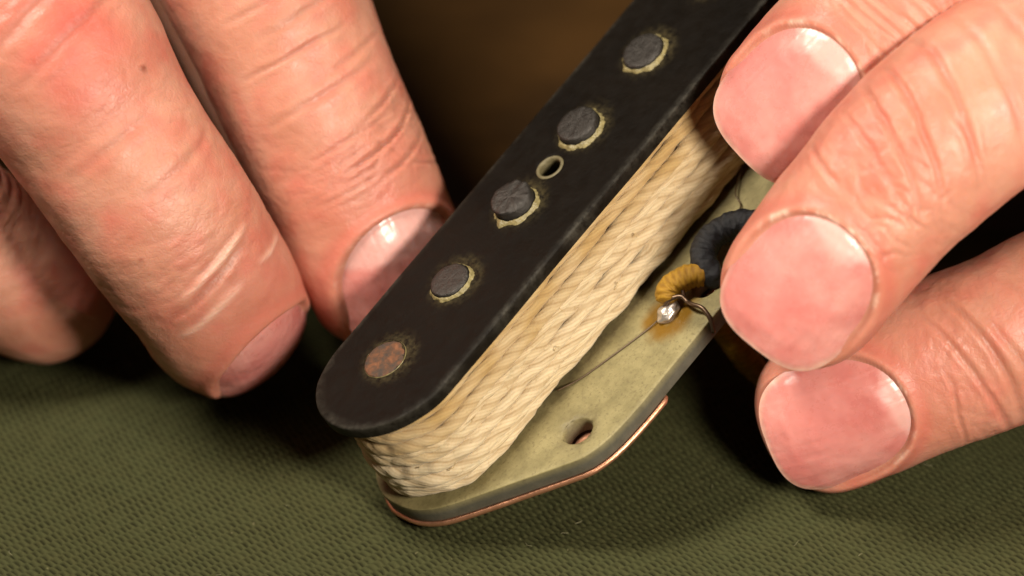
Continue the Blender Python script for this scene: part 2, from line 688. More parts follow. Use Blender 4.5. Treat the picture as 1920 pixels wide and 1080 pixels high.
edge = (1 - smooth(0.1, 0.5, dE)) * (0.45 + 0.55 * smooth(-0.9, -0.05, V[:, 2] - zz))
per_n = noise(np.stack([V[:, 0] * .35, V[:, 1] * .35, V[:, 0] * 0 + 5], 1))
set_attr(top.data, 'edge', edge * np.clip(0.6 + 1.3 * per_n, 0.1, 1.2))
stain = np.zeros(len(V))
for k in range(6):
    r = np.hypot(V[:, 0] - k * PITCH - 0.35, V[:, 1] - 0.45)
    stain = np.maximum(stain, (1 - smooth(2.5, 3.8, r)) * (V[:, 2] > -0.5))
set_attr(top.data, 'stain', stain * 0.38)
top['label'] = 'black fibre top plate with scuffed edges'

# ---- pole pieces with their ring of old wax
for k in range(6):
    raise_ = [0.10, 0.42, 1.35, 0.95, 0.55, 0.6][k]
    r = [2.42, 2.2, 2.25, 2.3, 2.3, 2.3][k]
    rg = np.random.default_rng(40 + k)
    na = 56
    prof = [(0.0, raise_), (r * 0.35, raise_ + 0.0), (r * 0.7, raise_ - 0.01), (r - 0.22, raise_ - 0.02), (r - 0.07, raise_ - 0.08),
            (r, raise_ - 0.24), (r, -0.4), (r, -16.2), (0.0, -16.2)]
    V, F = [], []
    tilt = rg.normal(size=2) * 0.02
    for q, (rr, z) in enumerate(prof):
        for j in range(na):
            t = 2 * math.pi * j / na
            nz_ = (0.26 if k == 2 else 0.11) * noise(np.array([1.6 * rr * math.cos(t), 1.6 * rr * math.sin(t), k * 3.0 + q * .3])) if 0 < q < 6 else 0
            V.append((k * PITCH + rr * math.cos(t) * (1 + nz_ * .3), rr * math.sin(t), z + nz_ + (tilt[0] * rr * math.cos(t) + tilt[1] * rr * math.sin(t) if q < 6 else 0)))
    F = grid_faces(len(prof), na)
    # chips broken out of the rim of the third one
    V = np.array(V)
    pole = part('pole_piece', locs(V), F, M_RUST if k == 0 else M_POLE)
    fix_normals(pole.data)
    if k == 0:
        pole['label'] = 'rusty orange pole piece sitting flush with the plate'
    # wax ring
    nc, nr = 90, 7
    V = []
    lop = rg.uniform(0, 6.28)
    amp = [0.05, 0.42, 0.62, 0.62, 0.5, 0.4][k]
    for j in range(nc):
        t = 2 * math.pi * j / nc
        side = 0.5 + 0.5 * math.cos(t - 1.95)     # thicker towards the near right side
        nz_ = noise(np.array([math.cos(t) * 2.2, math.sin(t) * 2.2, k * 7.3]))
        nf = noise(np.array([math.cos(t) * 7, math.sin(t) * 7, k * 5.3]))
        wd = max(0.04, 0.75 * amp * (0.25 + 0.60 * side ** 1.2) + 0.7 * nz_ * amp + 0.45 * nf * amp)
        ht = max(0.05, (0.20 + 0.22 * side * amp + 0.22 * nz_) * (0.5 if k == 0 else 1))
        for q in range(nr):
            w_ = q / (nr - 1)
            rr = r - 0.03 + 0.42 * amp * side * (k > 0) + wd * w_ * 1.5
            z = ht * (math.cos(w_ * math.pi / 2) ** 0.8) * (1 + 0.5 * noise(np.array([t * 6, w_ * 3, k]))) - 0.06 * w_ - 0.02
            V.append((k * PITCH + rr * math.cos(t), rr * math.sin(t), z))
    wx = part('wax_ring', locs(V), grid_faces(nc, nr, wrap=False), M_WAX, pole)
    V = np.array(V)
    idx = np.arange(nr)
    # close the ring
    bm = bmesh.new(); bm.from_mesh(wx.data); bm.verts.ensure_lookup_table()
    for q in range(nr - 1):
        a, b = (nc - 1) * nr + q, (nc - 1) * nr + q + 1
        bm.faces.new([bm.verts[i] for i in (a, b, q + 1, q)]).smooth = True
    bmesh.ops.recalc_face_normals(bm, faces=bm.faces)
    bm.to_mesh(wx.data); bm.free()

# ---- tan fibre lining of the middle hole
V, F = [], []
prof = [(1.24, -1.9), (1.18, -1.9), (1.18, -0.2), (1.24, 0.06), (1.42, 0.10), (1.56, 0.03), (1.60, -0.05)]
na = 40
for q, (rr, z) in enumerate(prof):
    for j in range(na):
        t = 2 * math.pi * j / na
        w_ = 0.04 * noise(np.array([math.cos(t) * 2, math.sin(t) * 2, q * .7]))
        V.append((UMID + (rr + w_) * math.cos(t), 0.3 + (rr + w_) * math.sin(t), z + w_))
ey = part('eyelet', locs(V), grid_faces(len(prof), na), M_TAN)
fix_normals(ey.data)

# ---- base plate of grey-green fibre
BASE_Z, BASE_T = -13.0, 2.0
half_out = [(UMID, 19.6), (16, 19.6), (12.4, 19.65), (9.2, 19.5), (7.0, 19.2), (5.3, 18.7), (3.7, 17.8), (1.3, 15.4), (-1.3, 12.7), (-4, 9.9), (-6.4, 7.3),
            (-7.9, 5.2), (-8.75, 2.6), (-8.7, -0.8), (-7.9, -3.0), (-6.4, -5.0), (-4.2, -6.7), (-1.0, -7.6), (4, -7.9), (12, -8.0), (UMID, -8.0)]
hp = catmull(np.array(half_out), 6)
mir = hp[::-1].copy()
mir[:, 0] = 2 * UMID - mir[:, 0]
out_base = np.vstack([hp, mir[1:-1]])
# even spacing
cl = np.vstack([out_base, out_base[:1]])
sg = np.concatenate([[0], np.cumsum(np.linalg.norm(np.diff(cl, axis=0), axis=1))])
ss = np.arange(0, sg[-1], 0.6)
out_base = np.stack([np.interp(ss, sg, cl[:, 0]), np.interp(ss, sg, cl[:, 1])], 1)
HOLE = (6.5, 15.0)
V, F = bevel_plate(out_base, [(HOLE[0], HOLE[1], 1.65), (2 * UMID - HOLE[0], HOLE[1], 1.65), (UMID, 15.8, 1.5)], BASE_Z, BASE_T, 0.16, 'base_plate', grid=0.6)
SOL = (22.4, 14.4)
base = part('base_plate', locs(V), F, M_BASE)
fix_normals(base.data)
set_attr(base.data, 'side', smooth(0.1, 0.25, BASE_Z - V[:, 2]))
dS = np.hypot((V[:, 0] - SOL[0]) * 0.9, V[:, 1] - SOL[1] - 0.2) + 0.9 * noise(np.stack([V[:, 0] * .6, V[:, 1] * .6, V[:, 0] * 0], 1))
dS2 = np.hypot(V[:, 0] - SOL[0] - 4.0, (V[:, 1] - SOL[1] - 0.4) * 1.3)
set_attr(base.data, 'flux', np.maximum(1 - smooth(2.2, 3.6, dS), 0.75 * (1 - smooth(0.6, 2.4, dS2))) * (V[:, 2] > BASE_Z - 0.5))
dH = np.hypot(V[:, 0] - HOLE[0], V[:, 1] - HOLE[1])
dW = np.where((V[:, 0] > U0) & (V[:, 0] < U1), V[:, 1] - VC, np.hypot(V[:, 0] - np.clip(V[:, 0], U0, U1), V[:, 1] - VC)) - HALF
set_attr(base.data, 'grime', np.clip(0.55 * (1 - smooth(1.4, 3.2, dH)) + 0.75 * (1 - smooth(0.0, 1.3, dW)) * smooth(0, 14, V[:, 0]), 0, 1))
base['label'] = 'pale grey green fibre base plate with a screw hole'

# ---- copper plate under the base, its rim turned up a little
cp = out_base.copy()
keep = [(a, b) for a, b in cp]
nr_ = np.roll(cp, -1, 0) - np.roll(cp, 1, 0)
nr_ = np.stack([nr_[:, 1], -nr_[:, 0]], 1)
nr_ /= np.linalg.norm(nr_, axis=1)[:, None]
if np.sum(cp[:, 0] * np.roll(cp[:, 1], -1) - np.roll(cp[:, 0], -1) * cp[:, 1]) < 0:
    nr_ = -nr_
cut = 14.6
inset = smooth(cut, cut + 1.6, cp[:, 0]) * smooth(2 * UMID - cut, 2 * UMID - cut - 1.6, cp[:, 0]) * (cp[:, 1] > 12)
cpo = cp + nr_ * (0.0 - 5.0 * inset)[:, None]
zc = BASE_Z - BASE_T - 0.12
prof = [(-6.0, -0.12), (-1.2, -0.12), (-0.45, -0.06), (-0.12, 0.02), (0.0, 0.06), (0.12, 0.05), (0.26, -0.05), (0.32, -0.25), (0.20, -0.50), (-0.1, -0.68), (-1.2, -0.70), (-6.0, -0.70)]
V = []
nC = len(cpo)
ridge = 0.09 * noise(np.stack([cpo[:, 0] * .35, cpo[:, 1] * .35, cpo[:, 0] * 0 + 9], 1)) + 0.04 * noise(np.stack([cpo[:, 0] * 1.4, cpo[:, 1] * 1.4, cpo[:, 0] * 0 + 2], 1))
ctrb = np.array([UMID, 5.0])
for off, z in prof:
    if off <= -6.0:
        ring = ctrb + (cpo - ctrb) * 0.7
    else:
        ring = cpo + nr_ * (off + (ridge if abs(off) < .6 else 0))[:, None] if abs(off) < .6 else cpo + nr_ * off
    for j in range(nC):
        V.append((ring[j, 0], ring[j, 1], zc + z + (ridge[j] * 0.5 if off > -1 else 0)))
F = [tuple(q) for q in grid_faces(len(prof), nC)]
st = len(V)
V += [(ctrb[0], ctrb[1], zc - .12), (ctrb[0], ctrb[1], zc - .70)]
for j in range(nC):
    F.append((st, (j + 1) % nC, j))
    e0 = (len(prof) - 1) * nC
    F.append((st + 1, e0 + j, e0 + (j + 1) % nC))
cop = part('copper_plate', locs(V), F, M_COPPER)
fix_normals(cop.data)
cop['label'] = 'thin bright copper plate under the base'
allV = np.array(V)

# ---- string winding: turns of three-ply cotton cord round the coil
VS, FS, ST, GR = [], [], [], []
nb = 0
NA = 48


def cord(height, inset, R, stain, seed, flat=1.0, ph=0.0, mess=0.25):
    global nb
    rg = np.random.default_rng(seed)
    half = HALF - inset
    o = stadium(VC, half, U0 + 0.55, U1, 0.24, 1.0)
    t = np.linspace(0, 1, len(o), endpoint=False)
    per = 2 * math.pi * half + 2 * (U1 - U0)
    s = t * per
    th = t * 2 * math.pi
    rad3 = np.stack([np.cos(th) * 5, np.sin(th) * 5, th * 0 + seed], 1)
    n1 = noise(rad3) ; n2 = noise(rad3 * 2.3 + 7); n3 = noise(rad3 * 6.1 + 3)
    h = height + mess * (1.6 * n1 + 0.5 * n2)
    off = mess * (0.6 * n2 + 0.15 * n3)
    dr = o - np.stack([np.clip(o[:, 0], U0 + 0.55, U1), np.full(len(o), VC)], 1)
    dr /= np.linalg.norm(dr, axis=1)[:, None]
    a = np.linspace(0, 2 * math.pi, NA, endpoint=False)
    pl = 9.0 + 3.0 * rg.uniform(-1, 1)
    nt = max(1, round(per / pl))
    tw = 2 * math.pi * nt * t + ph + 0.7 * n2
    psi = a[None, :] - tw[:, None]
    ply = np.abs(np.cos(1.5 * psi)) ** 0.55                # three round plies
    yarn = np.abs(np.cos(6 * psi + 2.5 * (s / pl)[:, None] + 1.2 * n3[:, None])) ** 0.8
    fz = noise(np.stack([s[:, None] * 0.9 + 0 * psi, np.cos(psi) * 3, np.sin(psi) * 3 + seed], -1))
    f = 0.82 + 0.14 * ply + 0.085 * yarn + 0.07 * fz
    Rr = 0.87 * R * (1 + 0.18 * n2 + 0.04 * n3)
    x = Rr[:, None] * f * np.cos(a)[None, :] * flat
    y = Rr[:, None] * f * np.sin(a)[None, :]
    P = np.zeros((len(o), NA, 3))
    P[..., 0] = o[:, None, 0] + dr[:, None, 0] * (x + off[:, None])
    P[..., 1] = o[:, None, 1] + dr[:, None, 1] * (x + off[:, None])
    P[..., 2] = h[:, None] + y
    n = len(o)
    r = np.arange(n)[:, None]
    c = np.arange(NA)[None, :]
    r2, c2 = (r + 1) % n, (c + 1) % NA
    FS.append(np.stack([r * NA + c, r2 * NA + c, r2 * NA + c2, r * NA + c2], -1).reshape(-1, 4) + nb)
    VS.append(P.reshape(-1, 3))
    ST.append(np.broadcast_to(stain, (n, NA)).ravel() if np.ndim(stain) == 0 else np.repeat(stain, NA))
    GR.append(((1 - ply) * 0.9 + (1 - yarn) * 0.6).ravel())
    nb += n * NA


rows = [(-2.45, 1.65, 0.80, 1.0), (-3.85, 1.45, 0.82, 0.95), (-5.35, 1.15, 0.90, 0.60), (-6.95, 0.95, 0.95, 0.22), (-8.55, 0.75, 0.98, 0.0),
        (-10.2, 0.70, 0.98, 0.0), (-11.75, 0.85, 0.95, 0.04)]
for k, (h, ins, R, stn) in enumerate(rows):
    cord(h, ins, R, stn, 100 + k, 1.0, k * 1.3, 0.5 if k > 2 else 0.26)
# a few turns that ride across the others
cord(-6.3, 0.80, 0.58, 0.15, 131, 0.8, 0.4, 0.6)
cord(-11.0, 0.42, 0.60, 0.0, 137, 0.8, 1.0, 0.5)
V = np.vstack(VS)
wrap = part('string_winding', locs(V), np.vstack(FS), M_STRING)
stn = np.concatenate(ST)
nzs = noise(np.stack([V[:, 0] * .22, V[:, 1] * .22, V[:, 2] * .4], 1))
far = smooth(18, 40, V[:, 0]) * 0.35
stn = np.clip(stn * (0.85 + 0.9 * nzs) + far * (0.6 + nzs) + 0.25 * np.clip(nzs, 0, 1), 0, 1)
set_attr(wrap.data, 'stain', stn)
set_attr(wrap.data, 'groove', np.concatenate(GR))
wrap['label'] = 'cream cotton string wound in many turns, yellowed near the top plate'
# coil core behind the string
o1 = stadium(VC, HALF - 2.3, U0, U1, 0.8)
V = [(a, b, z) for z in (-1.9, -13.1) for a, b in o1]
core = part('coil', locs(V), grid_faces(2, len(o1)), simple('old_coil_tape', (0.20, 0.115, 0.035), 0.7, 0, 0.4, 0.8))

# stray fibres standing off the string
VV, FF = [], []
rg = np.random.default_rng(3)
fib_spots = [(-6.3, 6.2, -7.6), (1.0, 8.9, -6.6), (4.0, 8.6, -5.0), (8.4, 9.0, -7.0), (12, 9.0, -8.6), (16, 8.9, -6.2), (21, 9, -9.5), (2.0, 9.0, -10.2), (-4.5, 7.6, -9.8), (26, 9, -7)]
for (a, b, c) in fib_spots:
    d0 = np.array([np.clip(a, U0, U1), VC]); dd = np.array([a, b]) - d0; dd /= np.linalg.norm(dd)
    p = np.array([a, b, c]); d = rg.normal(size=3); pts = [p]
    for q in range(9):
        d = d + rg.normal(size=3) * 0.55
        d /= np.linalg.norm(d)
        p = p + d * 0.22 + np.array([dd[0], dd[1], 0]) * 0.05
        pts.append(p)
    V, F = tube(np.array(pts), 0.035, 5)
    FF += [tuple(i + len(VV) for i in f) for f in F]
    VV += [tuple(q) for q in V]
fb = part('stray_fibre', locs(VV), FF, simple('cotton_fibre', (0.50, 0.36, 0.17), 0.8))
fb['kind'] = 'stuff'

# ---- solder joint, bent lead end, hair-thin coil wires, cloth covered leads
V, F = [], []
bm = bmesh.new()
bmesh.ops.create_icosphere(bm, subdivisions=4, radius=1.0)
for v_ in bm.verts:
    p = np.array(v_.co)
    k = 1 + 0.45 * noise(p * 1.3 + 4) + 0.08 * noise(p * 3.1)
    q = p * k * np.array([1.35, 1.0, 0.75])
    v_.co = Vector(loc(SOL[0] + q[0], SOL[1] + 0.1 + q[1], BASE_Z + 0.45 + q[2]))
for f in bm.faces:
    f.smooth = True
bmesh.ops.recalc_face_normals(bm, faces=bm.faces)
me = bpy.data.meshes.new('solder_joint')
bm.to_mesh(me); bm.free()
me.materials.append(M_SOLDER)
link('solder_joint', me, pick)

pts = catmull(np.array([(22.2, 14.3, BASE_Z + 0.9), (23.2, 14.6, BASE_Z + 1.5), (24.1, 15.5, BASE_Z + 1.4), (24.0, 16.4, BASE_Z + 1.0), (23.9, 17.4, BASE_Z + 1.1), (24.0, 18.6, BASE_Z + 0.9),
                        (23.6, 19.6, BASE_Z + 0.1), (22.9, 20.0, BASE_Z - 1.2)]), 8)
V, F = tube(pts, 0.24, 10)
part('bent_lead_end', locs(V), F, M_TIN)
pts = catmull(np.array([(23.0, 13.6, BASE_Z + 1.0), (24.1, 13.9, BASE_Z + 1.9), (24.9, 14.9, BASE_Z + 1.7), (24.3, 15.6, BASE_Z + 0.9)]), 8)
V, F = tube(pts, 0.20, 10)
part('bent_lead_end', locs(V), F, M_TIN)

for pts in ([(9.5, 9.2, BASE_Z + .5), (12, 10.4, BASE_Z + .12), (16, 12.0, BASE_Z + .1), (20, 13.5, BASE_Z + .15), (SOL[0], SOL[1], BASE_Z + .5)],
            [(41.5, 8.8, BASE_Z + .8), (39.3, 9.9, BASE_Z + .5), (37.6, 11.1, BASE_Z + .7), (36.8, 12.4, BASE_Z + .35), (35.4, 13.4, BASE_Z + .6)]):
    V, F = tube(catmull(np.array(pts), 10), 0.085, 8)
    part('coil_wire', locs(V), F, M_WIRE)


def cloth_wire(pts, R, mat, taper0=1.0, taper1=1.0, parent=None, space='pick', name='cloth_covered_lead'):
    C = catmull(np.array(pts, float), 30)
    _, L = resample(C, np.array([0.0]))
    s = np.arange(0, L, 0.08)
    C, _ = resample(C, s)
    na = 40
    k = np.linspace(0, 1, len(s))
    r = R * (taper0 + (1 - taper0) * np.clip(k / 0.18, 0, 1)) * (taper1 + (1 - taper1) * np.clip((1 - k) / 0.18, 0, 1))
    cap = np.sqrt(np.clip(1 - (1 - np.clip(s / (0.5 * R), 0, 1)) ** 2, 0.02, 1)) * np.sqrt(np.clip(1 - (1 - np.clip((L - s) / (0.5 * R), 0, 1)) ** 2, 0.02, 1))
    a = np.linspace(0, 2 * math.pi, na, endpoint=False)
    w1 = np.cos(2 * math.pi * s[:, None] / 0.62 + 3 * a[None, :] * 1)
    w2 = np.cos(2 * math.pi * s[:, None] / 0.62 - 3 * a[None, :] * 1)
    wv = 0.5 + 0.5 * np.maximum(w1, w2 * 0.7)
    fz = noise(np.stack([s[:, None] * 1.6 + 0 * a[None, :], np.cos(a)[None, :] * 1.5 + 0 * s[:, None], np.sin(a)[None, :] * 1.5 + 0 * s[:, None]], -1))
    V, F = tube(C, r * cap, na, prof=lambda kk, aa: 0.95 + 0.045 * wv + 0.20 * fz)
    wv = np.concatenate([wv.ravel(), [0, 0]])
    o = part(name, locs(V), F, mat)
    fix_normals(o.data)
    set_attr(o.data, 'weave', np.clip(wv, 0, 1) ** 1.5)
    return o


bz = BASE_Z
o = cloth_wire([(22.9, 14.2, bz + 1.0), (24.2, 13.7, bz + 1.7), (25.7, 14.4, bz + 1.8), (26.9, 15.3, bz + 1.5), (27.7, 16.1, bz + 0.9)], 1.28, M_YEL, 0.8, 1.0)
o['label'] = 'yellow cloth covered lead soldered to the base'
o = cloth_wire([(27.9, 17.0, bz - 0.4), (27.9, 16.3, bz + 0.9), (28.7, 14.9, bz + 1.6), (30.4, 14.0, bz + 1.8), (32.4, 14.2, bz + 1.8), (34.1, 15.6, bz + 1.7), (35.2, 17.9, bz + 1.3)], 1.42, M_BLK, 0.8, 0.9)
o['label'] = 'black cloth covered lead curving over the base'
# the yellow lead goes on below the base
o = cloth_wire([to_pick(*at(*q)) for q in ((1310, 480, -9), (1345, 590, -10), (1385, 655, -12), (1440, 712, -15), (1530, 760, -17), (1660, 790, -17))], 1.35, M_YEL)
o['label'] = 'yellow cloth covered lead running on below the base'

# ------------------------------------------------------------------ ground: cloth on the bench
low = min((R3 @ PK(a, b, c))[2] for a, b, c in allV)
GZ = low - 0.15                               # height of the cloth, mm


def axis_lines(lo, hi, fine_lo, fine_hi, d, grow=1.35):
    c = list(np.arange(fine_lo, fine_hi + d / 2, d))
    st = d
    a = [c[0]]
    while a[-1] > lo:
        st *= grow
        a.append(max(lo, a[-1] - st))
    st = d
    b = [c[-1]]
    while b[-1] < hi:
        st *= grow
        b.append(min(hi, b[-1] + st))
    return np.array(a[:0:-1] + c + b[1:])


X = axis_lines(-190, 190, -64, 64, 0.15)
Y = axis_lines(-230, 40, -44, 30, 0.15)
gx, gy = np.meshgrid(X, Y)
P2 = np.stack([gx.ravel(), gy.ravel()], 1)
ang = rad(40)
wob_ = noise(np.stack([P2[:, 0] * .12, P2[:, 1] * .12, P2[:, 0] * 0], 1)) * 0.5
wob2 = noise(np.stack([P2[:, 0] * .7, P2[:, 1] * .7, P2[:, 0] * 0 + 4], 1)) * 0.16
p = P2[:, 0] * math.cos(ang) + P2[:, 1] * math.sin(ang) + wob_ + wob2
q = -P2[:, 0] * math.sin(ang) + P2[:, 1] * math.cos(ang) + wob_ * 0.6 - wob2
pp, pq = 0.74, 1.14
row = np.floor(q / pq)
jit = np.modf(np.abs(np.sin(row * 12.9898) * 43758.5453))[0]
shift = (row % 2) * 0.5 + 0.16 * (jit - .5)
hp_ = 0.5 + 0.5 * np.cos(2 * np.pi * (p / pp + shift))
hq_ = np.abs(np.sin(np.pi * q / pq)) ** 0.45
cellid = np.floor(p / pp + shift + .5)
cj = np.modf(np.abs(np.sin(cellid * 78.233 + row * 37.719) * 43758.5453))[0]
gap = (1 - hp_) ** 3.0 * hq_ * (0.45 + 0.75 * cj)
h = 0.17 * (hp_ ** 0.7) * (0.6 + 0.4 * hq_) + 0.07 * hq_ - 0.16 * gap
h += 0.10 * noise(np.stack([P2[:, 0] * 1.9, P2[:, 1] * 1.9, P2[:, 0] * 0 + 8], 1))
near = ((np.abs(P2[:, 0]) < 64.1) & (P2[:, 1] > -44.1) & (P2[:, 1] < 30.1)).astype(float)
gap = gap * near + 0.22 * (1 - near)
soft = 0.5 * noise(np.stack([P2[:, 0] * .03, P2[:, 1] * .03, P2[:, 0] * 0 + 2], 1))
hh = (h - 0.28) * near + soft * smooth(8, 30, np.hypot(P2[:, 0] + 6, P2[:, 1] + 14)) * 0.8
V = np.stack([P2[:, 0], P2[:, 1], GZ + hh], 1)
nX, nY = len(X), len(Y)
F = grid_faces(nY, nX, wrap=False)
cl_me = mesh_from('work_cloth', V * MM - np.array([0, 0, GZ * MM]), F, M_CLOTH)
cloth = link('work_cloth', cl_me, None, (0, 0, GZ * MM))
set_attr(cl_me, 'gap', np.clip(gap * 1.3, 0, 1))
tag(cloth, 'olive green woven cloth spread flat under the hands and pickup', 'cloth')

# lint caught on the weave
VV, FF = [], []
rg = np.random.default_rng(17)
for k in range(16):
    p = np.array([rg.uniform(-52, 52), rg.uniform(-34, 4), GZ + 0.12])
    d_ = rg.uniform(0, 6.28)
    pts = [p]
    for q_ in range(rg.integers(2, 5)):
        d_ += rg.normal() * 0.5
        p = p + np.array([math.cos(d_), math.sin(d_), 0]) * 0.28 + np.array([0, 0, rg.normal() * 0.04])
        p[2] = max(p[2], GZ + 0.05)
        pts.append(p)
    V, F = tube(np.array(pts), rg.uniform(0.02, 0.045), 5)
    FF += [tuple(i + len(VV) for i in f) for f in F]
    VV += [tuple(q_) for q_ in V]
lint = link('lint', mesh_from('lint', np.array(VV) * MM - np.array([0, 0, GZ * MM]), FF, simple('pale_lint', (0.17, 0.16, 0.085), 0.9)), cloth)
lint['kind'] = 'stuff'

bt = GZ - 1.2
bm = bmesh.new()
bmesh.ops.create_cube(bm, size=1.0, matrix=Matrix.Translation((0, 0.17, (bt - 15) * MM)) @ Matrix.Diagonal((1.4, 1.0, 0.03, 1)))
bmesh.ops.bevel(bm, geom=bm.edges[:], offset=0.003, segments=2, affect='EDGES')
me = bpy.data.meshes.new('table_top'); bm.to_mesh(me); bm.free()
me.materials.append(M_WOOD)
tb = link('table_top', me)
tag(tb, None, None, None, 'structure')


# ------------------------------------------------------------------ hands
def crease(s, th, s0, t0, ext, depth, width, slope=0.0, bow=0.0, wob=0.25, seed=0):
    """one fold line across a finger: returns (height change, line strength)"""
    d = th - t0
    line = s0 + slope * d + bow * d * d + wob * noise(np.stack([d * 3.1, d * 0 + seed * 1.7, d * 0 + s0], -1))
    x = (s - line) / (width * 0.72)
    fade = np.clip(1 - (np.abs(d) / ext) ** 2, 0, 1) ** 0.7
    a = np.exp(-x * x) * fade
    b = np.exp(-((np.abs(x) - 2.0) / 1.1) ** 2) * fade
    return -depth * a + depth * 0.35 * b, a


def knuckle_set(s0, n, spread, seed, depth=0.22, width=0.32, t0=0.0, ext=1.15):
    rg = np.random.default_rng(seed)
    out = []
    for k in range(n):
        f = (k + 0.5) / n * 2 - 1
        out.append((s0 + f * spread + rg.normal() * 0.35, t0 + rg.normal() * 0.22, ext * rg.uniform(0.5, 1.05), depth * rg.uniform(0.5, 1.25),
                    width * rg.uniform(0.8, 1.5), rg.normal() * 0.8, -f * 1.4 + rg.normal() * 0.4))
    return out


def worley(x, y, seed=0):
    """distance to the border between jittered cells, 0 on the border"""
    xi, yi = np.floor(x).astype(int), np.floor(y).astype(int)
    f1 = np.full(x.shape, 9.0)
    f2 = np.full(x.shape, 9.0)
    for dx in (-1, 0, 1):
        for dy in (-1, 0, 1):
            cx, cy = xi + dx, yi + dy
            hsh = _perm[_perm[(cx + seed * 7) & 255] + (cy & 255)]
            jx, jy = hsh / 255.0, _perm[hsh + 37] / 255.0
            d = np.hypot(cx + jx - x, cy + jy - y)
            f2 = np.minimum(f2, np.maximum(f1, d))
            f1 = np.minimum(f1, d)
    return f2 - f1


